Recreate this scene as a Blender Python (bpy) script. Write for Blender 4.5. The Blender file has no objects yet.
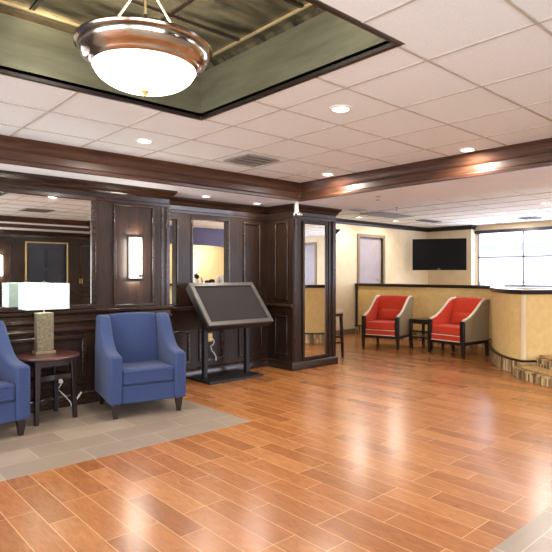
import bpy, bmesh, math, random
from mathutils import Vector, Matrix
random.seed(7)
PI = math.pi
S = bpy.context.scene
C = S.collection
YAW = 0.757; SN, CS = math.sin(YAW), math.cos(YAW)
VBK = -1.85; ZC = 1.35; H = 2.547; SOF = 2.315

# ------------------------------------------------------------------ camera, world, exposure
cam_d = bpy.data.cameras.new('camera'); cam = bpy.data.objects.new('camera', cam_d); C.objects.link(cam)
cam.location = (0, 0, ZC); cam.rotation_euler = (PI/2, 0, -YAW)
cam_d.sensor_width = 36; cam_d.lens = 36*533.65/552
cam_d.shift_x = -(299.27-276)/552; cam_d.shift_y = (273.65-276)/552
cam_d.clip_start = 0.05; cam_d.clip_end = 200
S.camera = cam
S.view_settings.view_transform = 'Standard'; S.view_settings.look = 'None'
S.view_settings.gamma = 1; S.view_settings.use_curve_mapping = False
S.view_settings.exposure = 0.2
w = bpy.data.worlds.new('sky'); S.world = w; w.use_nodes = True
bg = w.node_tree.nodes['Background']; bg.inputs[0].default_value = (0.72, 0.82, 1.0, 1); bg.inputs[1].default_value = 4.5

def area(name, loc, rot, sx, sy, power, col=(1, 1, 1)):
    l = bpy.data.lights.new(name, 'AREA'); l.shape = 'RECTANGLE'; l.size = sx; l.size_y = sy
    l.energy = power; l.color = col
    o = bpy.data.objects.new(name, l); C.objects.link(o); o.location = loc; o.rotation_euler = rot
    return o
# daylight at the far window; the other lights are fill, added at unseen openings
area('daylight_far_window', (12.46, 3.2, 1.75), (0, PI/2, 0), 1.3, 6.6, 210, (0.72, 0.78, 1.0))
area('fill_entrance', (-3.9, 2.0, 1.35), (0, -PI/2, 0), 2.0, 5.0, 150, (0.93, 0.96, 1.0))  # added fill from the unseen entrance side, lifts the overall brightness
area('fill_rear', (-1.1, VBK, 1.2), (PI/2, 0, 0), 5.0, 2.0, 120, (1.0, 0.96, 0.91))  # added fill behind the camera, brightens the panelled wall and chairs
area('fill_lounge', (9.6, -3.25, 1.6), (PI/2, 0, 0), 3.6, 1.4, 140, (0.74, 0.8, 1.0))  # added fill behind the lounge, brightens its walls and ceiling

# ------------------------------------------------------------------ helpers
def lin(c):
    r = []
    for v in c[:3]:
        v = v/255
        r.append(v/12.92 if v <= .04045 else ((v+.055)/1.055)**2.4)
    return (*r, 1)

class N:
    def __init__(s, name):
        s.m = bpy.data.materials.new(name); s.m.use_nodes = True
        s.t = s.m.node_tree; s.b = s.t.nodes['Principled BSDF']
    def n(s, typ, **kw):
        x = s.t.nodes.new(typ)
        for k, v in kw.items():
            if k.startswith('i_'):
                key = k[2:].replace('_', ' ')
                x.inputs[key].default_value = v
            else: setattr(x, k, v)
        return x
    def l(s, a, b): s.t.links.new(a, b)

def mat(name, col, rough=.5, metal=0, col2=None, nscale=8, stretch=None, bump=0, bscale=60, emit=None, estr=0, spec=.5, sheen=0, coat=0, coord='Object'):
    q = N(name); b = q.b
    b.inputs['Base Color'].default_value = lin(col); b.inputs['Roughness'].default_value = rough
    b.inputs['Metallic'].default_value = metal; b.inputs['Specular IOR Level'].default_value = spec
    if sheen: b.inputs['Sheen Weight'].default_value = sheen
    if coat: b.inputs['Coat Weight'].default_value = coat; b.inputs['Coat Roughness'].default_value = .12
    tc = q.n('ShaderNodeTexCoord'); v = tc.outputs[coord]
    if stretch:
        mp = q.n('ShaderNodeMapping'); mp.inputs['Scale'].default_value = stretch; q.l(v, mp.inputs[0]); v = mp.outputs[0]
    nz = q.n('ShaderNodeTexNoise', i_Scale=nscale, i_Detail=6.0, i_Roughness=.6); q.l(v, nz.inputs['Vector'])
    cr = q.n('ShaderNodeValToRGB'); q.l(nz.outputs[0], cr.inputs[0])
    c2 = col2 or tuple(max(0, x*.92) for x in col)
    cr.color_ramp.elements[0].color = lin(c2); cr.color_ramp.elements[1].color = lin(col)
    cr.color_ramp.elements[0].position = .32; cr.color_ramp.elements[1].position = .68
    q.l(cr.outputs[0], b.inputs['Base Color'])
    if bump:
        n2 = q.n('ShaderNodeTexNoise', i_Scale=bscale, i_Detail=3.0); q.l(v, n2.inputs['Vector'])
        bp = q.n('ShaderNodeBump', i_Strength=bump, i_Distance=.002); q.l(n2.outputs[0], bp.inputs['Height']); q.l(bp.outputs[0], b.inputs['Normal'])
    if emit:
        b.inputs['Emission Color'].default_value = lin(emit); b.inputs['Emission Strength'].default_value = estr
    return q.m

def brick_mat(name, cols, mortar, bw, bh, msize, ox, oy, swap, offset=.5, freq=2, rough=.35, uv=False, grain=0, gstretch=(1, 1, 1), bumpd=.001, spec=.5, squash=1.0):
    q = N(name); b = q.b
    tc = q.n('ShaderNodeTexCoord'); src = tc.outputs['UV'] if uv else tc.outputs['Object']
    sx = q.n('ShaderNodeSeparateXYZ'); q.l(src, sx.inputs[0])
    ax = q.n('ShaderNodeMath', operation='SUBTRACT'); ay = q.n('ShaderNodeMath', operation='SUBTRACT')
    a, c = (1, 0) if swap else (0, 1)
    q.l(sx.outputs[a], ax.inputs[0]); ax.inputs[1].default_value = ox-600*bw
    q.l(sx.outputs[c], ay.inputs[0]); ay.inputs[1].default_value = oy-600*bh
    cx = q.n('ShaderNodeCombineXYZ'); q.l(ax.outputs[0], cx.inputs[0]); q.l(ay.outputs[0], cx.inputs[1])
    bt = q.n('ShaderNodeTexBrick', offset=offset, offset_frequency=freq, squash=squash)
    bt.inputs['Scale'].default_value = 1; bt.inputs['Brick Width'].default_value = bw; bt.inputs['Row Height'].default_value = bh
    bt.inputs['Mortar Size'].default_value = msize; bt.inputs['Mortar Smooth'].default_value = .1; bt.inputs['Bias'].default_value = 0
    bt.inputs['Color1'].default_value = (0, 0, 0, 1); bt.inputs['Color2'].default_value = (1, 1, 1, 1); bt.inputs['Mortar'].default_value = (0.5, .5, .5, 1)
    q.l(cx.outputs[0], bt.inputs['Vector'])
    cr = q.n('ShaderNodeValToRGB'); q.l(bt.outputs['Color'], cr.inputs[0])
    e = cr.color_ramp.elements; e[0].color = lin(cols[0]); e[1].color = lin(cols[-1])
    for i, cc in enumerate(cols[1:-1]):
        x = e.new((i+1)/(len(cols)-1)); x.color = lin(cc)
    col = cr.outputs[0]
    if grain:
        # shift the grain plank by plank so that it does not run across the joints
        mp = q.n('ShaderNodeMapping'); mp.inputs['Scale'].default_value = gstretch; q.l(cx.outputs[0], mp.inputs[0])
        ad = q.n('ShaderNodeVectorMath', operation='ADD'); q.l(mp.outputs[0], ad.inputs[0])
        ml = q.n('ShaderNodeVectorMath', operation='SCALE'); q.l(bt.outputs['Color'], ml.inputs[0]); ml.inputs['Scale'].default_value = 37
        q.l(ml.outputs[0], ad.inputs[1])
        nz = q.n('ShaderNodeTexNoise', i_Scale=1.0, i_Detail=8.0, i_Roughness=.65, i_Distortion=1.2); q.l(ad.outputs[0], nz.inputs['Vector'])
        r2 = q.n('ShaderNodeValToRGB'); q.l(nz.outputs[0], r2.inputs[0])
        r2.color_ramp.elements[0].position = .3; r2.color_ramp.elements[1].position = .7
        g0 = 1-grain
        r2.color_ramp.elements[0].color = (g0, g0*.9, g0*.82, 1); r2.color_ramp.elements[1].color = (1, 1, 1, 1)
        mx = q.n('ShaderNodeMix', data_type='RGBA', blend_type='MULTIPLY'); mx.inputs[0].default_value = 1
        q.l(col, mx.inputs[6]); q.l(r2.outputs[0], mx.inputs[7]); col = mx.outputs[2]
    m2 = q.n('ShaderNodeMix', data_type='RGBA'); q.l(bt.outputs['Fac'], m2.inputs[0]); q.l(col, m2.inputs[6]); m2.inputs[7].default_value = lin(mortar)
    q.l(m2.outputs[2], b.inputs['Base Color'])
    b.inputs['Roughness'].default_value = rough; b.inputs['Specular IOR Level'].default_value = spec
    iv = q.n('ShaderNodeMath', operation='SUBTRACT'); iv.inputs[0].default_value = 1; q.l(bt.outputs['Fac'], iv.inputs[1])
    bp = q.n('ShaderNodeBump', i_Strength=.5, i_Distance=bumpd); q.l(iv.outputs[0], bp.inputs['Height']); q.l(bp.outputs[0], b.inputs['Normal'])
    return q.m

M = {}
M['wood'] = mat('dark_walnut', (50, 31, 19), .36, 0, (21, 13, 8), 3, (14, 14, 1.2), .15, 30, coat=.04, spec=.3)
M['woodh'] = mat('dark_walnut_rail', (54, 34, 22), .27, 0, (26, 16, 10), 3, (1.2, 1.2, 20), .1, 30, coat=.15, spec=.4)
M['beam'] = mat('red_brown_beam', (80, 47, 30), .42, 0, (44, 26, 17), 3, (1.2, 1.2, 18), .1, 30, coat=.15, spec=.4)
M['esp'] = mat('espresso_wood', (32, 19, 16), .35, 0, (22, 13, 12), 4, (3, 3, 12), coat=.2)
M['cherry'] = mat('cherry_top', (80, 42, 38), .28, 0, (58, 28, 26), 4, (2, 12, 2), coat=.3)
M['blue'] = mat('blue_weave', (53, 65, 100), .85, 0, (43, 54, 88), 90, None, .5, 400, sheen=.08, spec=.2)
M['red'] = mat('orange_red_weave', (212, 60, 24), .85, 0, (190, 50, 20), 70, None, .5, 300, sheen=.1)
M['taupe'] = mat('taupe_fabric', (158, 140, 112), .9, 0, (142, 124, 98), 60, None, .4, 300)
M['cream'] = mat('cream_piping', (236, 224, 200), .7)
M['white'] = mat('white_paint', (234, 236, 238), .8, 0, (228, 230, 232), 3)
M['tile_c'] = mat('acoustic_tile', (236, 240, 241), .95, 0, (226, 230, 231), 90, None, .4, 250)
M['tbar'] = mat('ceiling_t_bar', (190, 182, 170), .6)
M['beige'] = mat('beige_wallcovering', (208, 190, 158), .75, 0, (198, 179, 146), 5, None, .3, 200)
M['beige2'] = mat('cream_wall', (226, 206, 166), .85, 0, (220, 198, 156), 2)
M['panel'] = mat('tan_wall_panel', (228, 194, 128), .7, 0, (216, 180, 114), 12, None, .3, 200)
M['bronze'] = mat('olive_metallic_leaf', (118, 118, 98), .36, .4, (94, 94, 76), 2.2, (1, 1, 6), .25, 14)
M['bronzed'] = mat('dark_metallic_leaf', (140, 134, 110), .26, .65, (34, 31, 26), 2.6, (1, 3.5, 1), .5, 9)
M['goldline'] = mat('gold_edge', (200, 180, 140), .35, .6)
M['blackm'] = mat('black_metal', (34, 32, 34), .4, .3)
M['nickel'] = mat('brushed_nickel', (206, 198, 190), .17, 1, (178, 164, 150), 3, (1, 1, 9))
M['grey'] = mat('satin_grey_frame', (92, 86, 82), .4, .3)
M['greyscr'] = mat('black_felt_screen', (44, 38, 37), .75, 0, (38, 33, 32), 60, spec=.2)
M['tv'] = mat('glossy_black', (10, 9, 10), .5, spec=.08)
M['plastic'] = mat('white_plastic', (236, 234, 228), .4)
M['brass'] = mat('brass_plate', (222, 190, 110), .3, .6)
M['gold'] = mat('gold_door_frame', (206, 178, 118), .45)
M['navy'] = mat('black_blue_door', (44, 48, 60), .35, 0, (36, 40, 52), 3)
M['mirror'] = mat('mirror_glass', (240, 240, 238), .015, 1, (240, 240, 238))
M['shade'] = mat('white_lamp_shade', (200, 216, 206), .8, emit=(222, 246, 230), estr=.12)
M['mosaicb'] = mat('silver_gold_texture', (132, 122, 98), .45, .35, (84, 72, 54), 45, None, 1.0, 90)
M['bowl'] = mat('frosted_bowl', (255, 250, 235), .5, emit=(255, 246, 226), estr=6)
M['lens'] = mat('lamp_lens', (255, 250, 240), .5, emit=(255, 244, 224), estr=14)
M['sconce'] = mat('sconce_glass', (255, 252, 245), .5, emit=(255, 248, 232), estr=5)
M['trimw'] = mat('white_trim_ring', (240, 238, 232), .4)
M['purple'] = mat('purple_soffit', (88, 88, 128), .8)
M['taupedoor'] = mat('taupe_door', (148, 136, 138), .5)
M['frame_t'] = mat('brown_door_frame', (118, 98, 74), .5)
M['vent'] = mat('dark_vent', (84, 77, 78), .6)
M['ventg'] = mat('grey_louvre', (150, 142, 134), .5)
M['carpet'] = mat('gold_pattern_carpet', (190, 150, 92), .95, 0, (120, 92, 58), 30, None, .8, 200)
M['leaf'] = mat('dark_leaf', (40, 62, 36), .5)
M['alum'] = mat('dark_window_head', (58, 54, 66), .4, .3)
M['mull'] = mat('window_mullion', (150, 150, 170), .4, .3)
M['facade'] = mat('pale_facade', (238, 238, 246), .8)
M['cushion'] = mat('cream_stool_seat', (196, 168, 140), .7)
M['floorw'] = brick_mat('wood_look_floor', [(146, 88, 45), (176, 114, 63), (156, 98, 52), (184, 124, 73), (166, 106, 57)], (204, 156, 104), .61, .1478, .0024, 3.85, 1.436-.1478*9, True, offset=.37, freq=3, rough=.25, spec=.6, grain=.38, gstretch=(7, 30, 1), bumpd=.0006)
M['floort'] = brick_mat('grey_stone_tile', [(150, 136, 120), (138, 124, 110), (160, 146, 130)], (184, 168, 148), .6, .3, .003, 1.6, 3.84+.3, False, offset=.5, freq=2, rough=.3, grain=.12, gstretch=(3, 5, 1), bumpd=.0006)
M['mosaic'] = brick_mat('stone_strip_mosaic', [(52, 36, 26), (170, 138, 92), (222, 196, 146), (92, 66, 44), (196, 166, 116)], (40, 28, 20), .175, .03, .002, 0, 0, True, offset=.5, freq=2, rough=.4, uv=True, bumpd=.003)
q = N('window_glass'); g = q.n('ShaderNodeBsdfTransparent'); gl = q.n('ShaderNodeBsdfGlossy'); gl.inputs['Roughness'].default_value = .02
mx = q.n('ShaderNodeMixShader'); mx.inputs[0].default_value = .06
q.l(g.outputs[0], mx.inputs[1]); q.l(gl.outputs[0], mx.inputs[2]); q.l(mx.outputs[0], q.t.nodes['Material Output'].inputs['Surface']); M['glass'] = q.m

def box(bm, x0, x1, y0, y1, z0, z1):
    vs = [bm.verts.new(p) for p in ((x0, y0, z0), (x1, y0, z0), (x1, y1, z0), (x0, y1, z0), (x0, y0, z1), (x1, y0, z1), (x1, y1, z1), (x0, y1, z1))]
    for f in ((3, 2, 1, 0), (4, 5, 6, 7), (0, 1, 5, 4), (1, 2, 6, 5), (2, 3, 7, 6), (3, 0, 4, 7)): bm.faces.new([vs[i] for i in f])
def prism(bm, pts, axis, a, b):
    """pts: 2D outline; axis 'x','y','z' is the extrusion direction"""
    def P(p, t):
        return {'x': (t, p[0], p[1]), 'y': (p[0], t, p[1]), 'z': (p[0], p[1], t)}[axis]
    A = [bm.verts.new(P(p, a)) for p in pts]; B = [bm.verts.new(P(p, b)) for p in pts]
    n = len(pts); bm.faces.new(A[::-1]); bm.faces.new(B)
    for i in range(n): bm.faces.new((A[i], A[(i+1) % n], B[(i+1) % n], B[i]))
def lathe(bm, prof, cx=0, cy=0, n=32):
    rings = []
    for r, z in prof:
        rings.append([bm.verts.new((cx+r*math.cos(2*PI*i/n), cy+r*math.sin(2*PI*i/n), z)) for i in range(n)] if r > 1e-5 else [bm.verts.new((cx, cy, z))])
    for a, b in zip(rings, rings[1:]):
        if len(a) == 1 and len(b) == 1: continue
        for i in range(n):
            j = (i+1) % n
            if len(a) == 1: bm.faces.new((a[0], b[j], b[i]))
            elif len(b) == 1: bm.faces.new((a[i], a[j], b[0]))
            else: bm.faces.new((a[i], a[j], b[j], b[i]))
def tube(bm, pts, r, n=10):
    pts = [Vector(p) for p in pts]; rings = []
    for i, p in enumerate(pts):
        d = (pts[min(i+1, len(pts)-1)]-pts[max(i-1, 0)]).normalized()
        u = d.orthogonal().normalized() if i == 0 else (u-d*u.dot(d)).normalized()
        v = d.cross(u)
        rr = r[i] if isinstance(r, (list, tuple)) else r
        rings.append([bm.verts.new(p+(u*math.cos(2*PI*k/n)+v*math.sin(2*PI*k/n))*rr) for k in range(n)])
    for a, b in zip(rings, rings[1:]):
        for k in range(n): bm.faces.new((a[k], a[(k+1) % n], b[(k+1) % n], b[k]))
    bm.faces.new(rings[0][::-1]); bm.faces.new(rings[-1])
def taper(bm, x, y, z0, z1, a0, a1, dx=0, dy=0):
    """square leg: half width a0 at the foot (shifted dx,dy), a1 at the top"""
    lo = [bm.verts.new((x+dx+sx*a0, y+dy+sy*a0, z0)) for sx, sy in ((-1, -1), (1, -1), (1, 1), (-1, 1))]
    hi = [bm.verts.new((x+sx*a1, y+sy*a1, z1)) for sx, sy in ((-1, -1), (1, -1), (1, 1), (-1, 1))]
    bm.faces.new(lo[::-1]); bm.faces.new(hi)
    for i in range(4): bm.faces.new((lo[i], lo[(i+1) % 4], hi[(i+1) % 4], hi[i]))
def sweep(bm, path, prof, closed=False, pclosed=True, side=1):
    """extrude profile [(offset to the left of travel, z)] along a 2D path with mitred corners; uv = (length, z)"""
    n = len(path); P = [Vector(p) for p in path]; uvl = bm.loops.layers.uv.verify()
    nr = []
    for i in range(n):
        a = P[i]-P[i-1] if (i > 0 or closed) else P[1]-P[0]
        b = P[(i+1) % n]-P[i] if (i < n-1 or closed) else P[i]-P[i-1]
        na = Vector((-a.y, a.x)).normalized(); nb = Vector((-b.y, b.x)).normalized()
        m = (na+nb).normalized(); nr.append(m/max(.3, m.dot(na))*side)
    L = [0]
    for i in range(1, n): L.append(L[-1]+(P[i]-P[i-1]).length)
    L.append(L[-1]+(P[0]-P[-1]).length)
    R = [[bm.verts.new((P[i].x+nr[i].x*o, P[i].y+nr[i].y*o, z)) for o, z in prof] for i in range(n)]
    m = len(prof)
    for i in range(n if closed else n-1):
        j = (i+1) % n
        for k in range(m if pclosed else m-1):
            l = (k+1) % m
            f = bm.faces.new((R[i][k], R[j][k], R[j][l], R[i][l]))
            for lp, uv in zip(f.loops, ((L[i], prof[k][1]), (L[i+1], prof[k][1]), (L[i+1], prof[l][1]), (L[i], prof[l][1]))): lp[uvl].uv = uv
    if not closed and pclosed:
        for r in (R[0], R[-1][::-1]):
            f = bm.faces.new(r)
            for lp in f.loops: lp[uvl].uv = (lp.vert.co.x+lp.vert.co.y, lp.vert.co.z)

def obj(name, bm, m, parent=None, bevel=0, seg=2, smooth=False, sub=0, label=None, loc=None, rotz=0):
    bmesh.ops.recalc_face_normals(bm, faces=bm.faces[:])
    me = bpy.data.meshes.new(name); bm.to_mesh(me); bm.free()
    me.materials.append(m)
    o = bpy.data.objects.new(name, me); C.objects.link(o)
    if parent: o.parent = parent
    if loc: o.location = loc
    if rotz: o.rotation_euler = (0, 0, rotz)
    if bevel:
        b = o.modifiers.new('bevel', 'BEVEL'); b.width = bevel; b.segments = seg; b.limit_method = 'ANGLE'; b.angle_limit = math.radians(40)
    if sub:
        s_ = o.modifiers.new('sub', 'SUBSURF'); s_.levels = sub; s_.render_levels = sub
    if smooth or sub or bevel:
        for p in me.polygons: p.use_smooth = True
        if not sub:
            try:
                bm2 = bmesh.new(); bm2.from_mesh(me)
                for e in bm2.edges:
                    if len(e.link_faces) == 2 and e.calc_face_angle(0) > math.radians(35): e.smooth = False
                bm2.to_mesh(me); bm2.free()
            except Exception: pass
    if label: o['label'] = label
    return o
def B(name, x0, x1, y0, y1, z0, z1, m, parent=None, **k):
    bm = bmesh.new(); box(bm, x0, x1, y0, y1, z0, z1); return obj(name, bm, m, parent, **k)
def tag(o, label=None, cat=None, group=None, kind=None):
    if label: o['label'] = label
    if cat: o['category'] = cat
    if group: o['group'] = group
    if kind: o['kind'] = kind
    return o
def thing(name, label, cat, loc=(0, 0, 0), rotz=0, group=None):
    o = bpy.data.objects.new(name, None); C.objects.link(o); o.location = loc; o.rotation_euler = (0, 0, rotz); o.empty_display_size = .1
    return tag(o, label, cat, group)
def st(o, label=None, cat=None):
    o['kind'] = 'structure'
    if label: o['label'] = label
    if cat: o['category'] = cat
    return o
def copy_tree(o, parent=None):
    c = o.copy(); C.objects.link(c)
    if parent: c.parent = parent
    for ch in list(o.children): copy_tree(ch, c)
    return c
def RD(r, d): return (d*SN+r*CS, d*CS-r*SN)

# ------------------------------------------------------------------ shell
UL, UR, VB, VB2, VF = -4.0, 12.3, -1.8, -3.2, 7.89
WL = 5.58; WR = 6.0; PU0, PU1, PV = 5.03, 5.885, 5.45
BV = 13.6; T = .6096
def floor_rects(name, rects, m, label):
    bm = bmesh.new()
    for r in rects: box(bm, r[0], r[1], r[2], r[3], -.06, 0)
    st(obj(name, bm, m), label, 'floor')
floor_rects('floor', [(UL, UR+.1, 1.25, 3.85), (3.036, UR+.1, 3.85, BV)], M['floorw'], 'orange-brown wood-look plank tile floor crossing the lobby')
floor_rects('floor', [(UL, 3.036, 3.85, WL+.1)], M['floort'], 'grey stone tile floor patch under the blue armchairs')
floor_rects('floor', [(UL, UR+.1, VB2-.1, 1.25)], M['floort'], 'grey stone tile floor in the lower right corner')

# ceilings with holes for the tray
TU0, TU1, TV0, TV1 = .40, 2.28, 1.67, 3.52; TZ = 2.93
bm = bmesh.new()
for r in ((UL, TU0, -1.05, 5.16), (TU1, 4.89, -1.05, 5.16), (TU0, TU1, -1.05, TV0), (TU0, TU1, TV1, 5.16)): box(bm, *r, H, H+.04)
st(obj('ceiling', bm, M['tile_c']), 'white acoustic tile ceiling of the lobby', 'ceiling')
st(B('ceiling', 6.05, UR, VB2, VF, H, H+.04, M['tile_c']), 'white acoustic tile ceiling above the raised lounge', 'ceiling')
st(B('ceiling', 1.0, 10.6, 6.1, BV, 2.6, 2.64, M['white']), 'cream ceiling of the room behind the openings', 'ceiling')
# T bars
def tgrid(name, x0, x1, y0, y1, hole, label):
    bm = bmesh.new(); z0, z1 = H-.005, H+.001; hw = .0075
    k = math.ceil((x0-2.572)/T)
    while 2.572+k*T < x1:
        x = 2.572+k*T; k += 1
        segs = [(y0, y1)]
        if hole and hole[0] < x < hole[1]: segs = [(y0, hole[2]), (hole[3], y1)]
        for a, b in segs: box(bm, x-hw, x+hw, a, b, z0, z1)
    k = math.ceil((y0-1.07)/T)
    while 1.07+k*T < y1:
        y = 1.07+k*T; k += 1
        segs = [(x0, x1)]
        if hole and hole[2] < y < hole[3]: segs = [(x0, hole[0]), (hole[1], x1)]
        for a, b in segs: box(bm, a, b, y-hw, y+hw, z0-.0005, z1)
    st(obj(name, bm, M['tbar']), label, 'ceiling grid')
tgrid('ceiling_grid', UL, 4.86, -1.04, 5.14, (TU0-.03, TU1+.03, TV0-.03, TV1+.03), 'thin metal grid holding the lobby ceiling tiles')
tgrid('ceiling_grid', 6.06, UR-.02, VB2+.02, VF-.02, None, 'thin metal grid holding the lounge ceiling tiles')
# tray
tr = thing('ceiling_tray', 'recessed square ceiling tray lined with olive metallic panels', 'ceiling tray', (0, 0, 0)); tr['kind'] = 'structure'
bm = bmesh.new()
sweep(bm, [(TU0, TV0), (TU1, TV0), (TU1, TV1), (TU0, TV1)], [(0, H-.002), (0, TZ+.02), (-.03, TZ+.02), (-.03, H-.002)], closed=True)
obj('tray_side', bm, M['bronze'], tr)
B('tray_top', TU0-.03, TU1+.03, TV0-.03, TV1+.03, TZ, TZ+.03, M['bronzed'], tr)
bm = bmesh.new()
sweep(bm, [(TU0, TV0), (TU1, TV0), (TU1, TV1), (TU0, TV1)], [(.006, H-.008), (.006, H+.02), (-.022, H+.003), (-.022, H-.008)], closed=True)
obj('tray_edge_trim', bm, M['esp'], tr, bevel=.004)
bm = bmesh.new()
sweep(bm, [(TU0, TV0), (TU1, TV0), (TU1, TV1), (TU0, TV1)], [(0, TZ-.03), (.03, TZ-.012), (.09, TZ-.012), (.09, TZ), (0, TZ)], closed=True)
obj('tray_cove_moulding', bm, M['bronzed'], tr)
bm = bmesh.new()
sweep(bm, [(TU0, TV0), (TU1, TV0), (TU1, TV1), (TU0, TV1)], [(.09, TZ-.016), (.102, TZ-.016), (.102, TZ), (.09, TZ)], closed=True)
obj('tray_gold_bead', bm, M['goldline'], tr)
bm = bmesh.new()
for u in (1.03, 1.66): box(bm, u-.012, u+.012, TV0+.1, TV1-.1, TZ-.008, TZ)
for v in (2.28, 2.9): box(bm, TU0+.1, TU1-.1, v-.012, v+.012, TZ-.009, TZ)
obj('tray_panel_joint', bm, M['esp'], tr)

# soffits (white) + big brown moulding
bm = bmesh.new()
box(bm, UL, 6.05, 5.16, WR+.1, SOF, H+.04)
box(bm, 4.89, 6.05, VB, 5.16, SOF, H+.04)
box(bm, UL, 4.89, VB, -1.05, SOF, H+.04)
st(obj('soffit', bm, M['white']), 'white dropped soffit around the lobby ceiling', 'soffit')
bm = bmesh.new()
prof = [(.0, SOF-.004), (.03, SOF-.004), (.034, SOF+.03), (.022, SOF+.045), (.018, SOF+.11), (.03, SOF+.125), (.036, SOF+.15), (.05, SOF+.19), (.075, H-.012), (.075, H-.001), (-.0, H-.001)]
sweep(bm, [(UL, 5.17), (UL, -1.07), (4.905, -1.07), (4.905, 5.17)], [(o, z) for o, z in prof], closed=True)
st(obj('trim_1', bm, M['beam'], smooth=False, bevel=.004), 'red-brown wooden beam moulding edging the lobby ceiling', 'moulding')

# left panelled wall -------------------------------------------------
st(B('wall_left', UL, 3.17, WL, WL+.12, 0, SOF, M['wood']), 'dark walnut panelled wall behind the blue armchairs', 'wall')
# return to the recess
st(B('wall_left_return', 3.05, 3.17, WL+.12, WR, 0, SOF, M['wood']), 'short dark wall return beside the recess', 'wall')
def crown(path, label, name, top=SOF, side=1, m='woodh', s=1.0):
    bm = bmesh.new()
    pr = [(0, top-.19*s), (.012, top-.19*s), (.016, top-.16*s), (.008, top-.15*s), (.012, top-.10*s), (.03, top-.085*s), (.042, top-.06*s), (.068, top-.03*s), (.075, top-.02*s), (.075, top-.002), (0, top-.002)]
    sweep(bm, path, pr, side=side)
    st(obj(name, bm, M[m]), label, 'crown moulding')
crown([(UL, WL), (3.17, WL), (3.17, WR), (PU0, WR), (PU0, PV), (PU1, PV), (PU1, WR+.5)], 'dark stepped crown moulding along the panelled wall and pier', 'trim_2', side=-1)
def frame_rect(bm, u0, u1, z0, z1, v, w=.035, t=.02):
    """raised moulding on a wall facing -V"""
    for a, b, c, d in ((u0, u1, z1-w, z1), (u0, u1, z0, z0+w), (u0, u0+w, z0+w, z1-w), (u1-w, u1, z0+w, z1-w)):
        box(bm, a, b, v-t, v, c, d)
def frame_rectU(bm, v0, v1, z0, z1, u, w=.03, t=.018):
    for a, b, c, d in ((v0, v1, z1-w, z1), (v0, v1, z0, z0+w), (v0, v0+w, z0+w, z1-w), (v1-w, v1, z0+w, z1-w)):
        box(bm, u-t, u, a, b, c, d)
k = WL/5.52
bm = bmesh.new(); frame_rect(bm, 2.50, 2.985, .985, 2.12, WL, .03, .022); frame_rect(bm, -.4, -.1, .985, 2.12, WL, .03, .022)
st(obj('trim_3', bm, M['woodh'], bevel=.006), 'rectangular panel moulding around the wall sconce', 'moulding')
bm = bmesh.new(); frame_rect(bm, .2, 1.0, .2, .72, WL, .04, .02); frame_rect(bm, 1.06, 2.2, .2, .72, WL, .04, .02); frame_rect(bm, 2.3, 3.06, .2, .72, WL, .04, .02); frame_rect(bm, -3.4, 0.1, .2, .72, WL, .04, .02)
st(obj('trim_4', bm, M['woodh'], bevel=.008), 'lower panel mouldings of the dark wainscot', 'moulding')
# wide chair rail of three steps
bm = bmesh.new()
sweep(bm, [(UL, WL), (3.17, WL), (3.17, WL+.12)], [(0, .75), (.022, .75), (.03, .765), (.03, .785), (.012, .795), (.012, .845), (.032, .855), (.036, .875), (.018, .885), (.018, .93), (.045, .945), (.05, .965), (.05, .975), (0, .975)], side=-1)
st(obj('trim_5', bm, M['woodh'], bevel=.003), 'stepped chair rail under the wall mirror', 'moulding')
bm = bmesh.new()
sweep(bm, [(UL, WL), (3.17, WL), (3.17, WR), (PU0, WR), (PU0, PV), (PU1, PV), (PU1, WR+.5)], [(0, 0), (.035, 0), (.035, .085), (.022, .11), (0, .125)], side=-1)
st(obj('baseboard_left', bm, M['woodh'], bevel=.004), 'dark baseboard along the panelled wall, recess and pier', 'baseboard')
# vertical corner stile
bm = bmesh.new(); box(bm, 3.075, 3.105, WL-.012, WL, .13, 2.12); box(bm, 3.14, 3.182, WL-.012, WL, .13, 2.12)
st(obj('trim_6', bm, M['woodh'], bevel=.004), 'fluted stile at the end of the panelled wall', 'moulding')

# recess wall with two openings
bm = bmesh.new()
OP = [(3.2, 3.515, .965, 2.03), (3.765, 4.322, .99, 2.06)]
xs = [3.17, 3.2, 3.515, 3.765, 4.322, PU0]
for a, b in ((3.17, 3.2), (3.515, 3.765), (4.322, PU1)): box(bm, a, b, WR, WR+.1, 0, SOF)
for a, b, z0, z1 in OP: box(bm, a, b, WR, WR+.1, 0, z0); box(bm, a, b, WR, WR+.1, z1, SOF)
st(obj('wall_recess', bm, M['wood']), 'dark walnut wall behind the floor stand with two tall openings', 'wall')
bm = bmesh.new(); frame_rect(bm, 4.58, 4.9, 1.03, 2.08, WR); frame_rect(bm, 3.85, 4.24, .19, .62, WR); frame_rect(bm, 4.5, 4.93, .19, .75, WR); frame_rect(bm, 3.3, 3.72, .19, .62, WR)
st(obj('trim_7', bm, M['woodh'], bevel=.006), 'panel mouldings on the recess wall', 'moulding')
bm = bmesh.new(); sweep(bm, [(3.17, WR), (PU0, WR), (PU0, PV+.0)], [(0, .87), (.03, .875), (.04, .9), (.03, .925), (0, .93)], side=-1)
st(obj('trim_8', bm, M['woodh'], bevel=.003), 'chair rail across the recess wall and pier side', 'moulding')
bm = bmesh.new()
for a, b, z0, z1 in OP:
    if a > 3.3: frame_rect(bm, a-.03, b+.03, z0-.03, z1+.03, WR, .03, .015)
    else: frame_rect(bm, a-.025, b+.03, z0-.03, z1+.03, WR, .025, .015)
st(obj('trim_9', bm, M['woodh'], bevel=.005), 'dark edging around the two recess openings', 'moulding')
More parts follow.
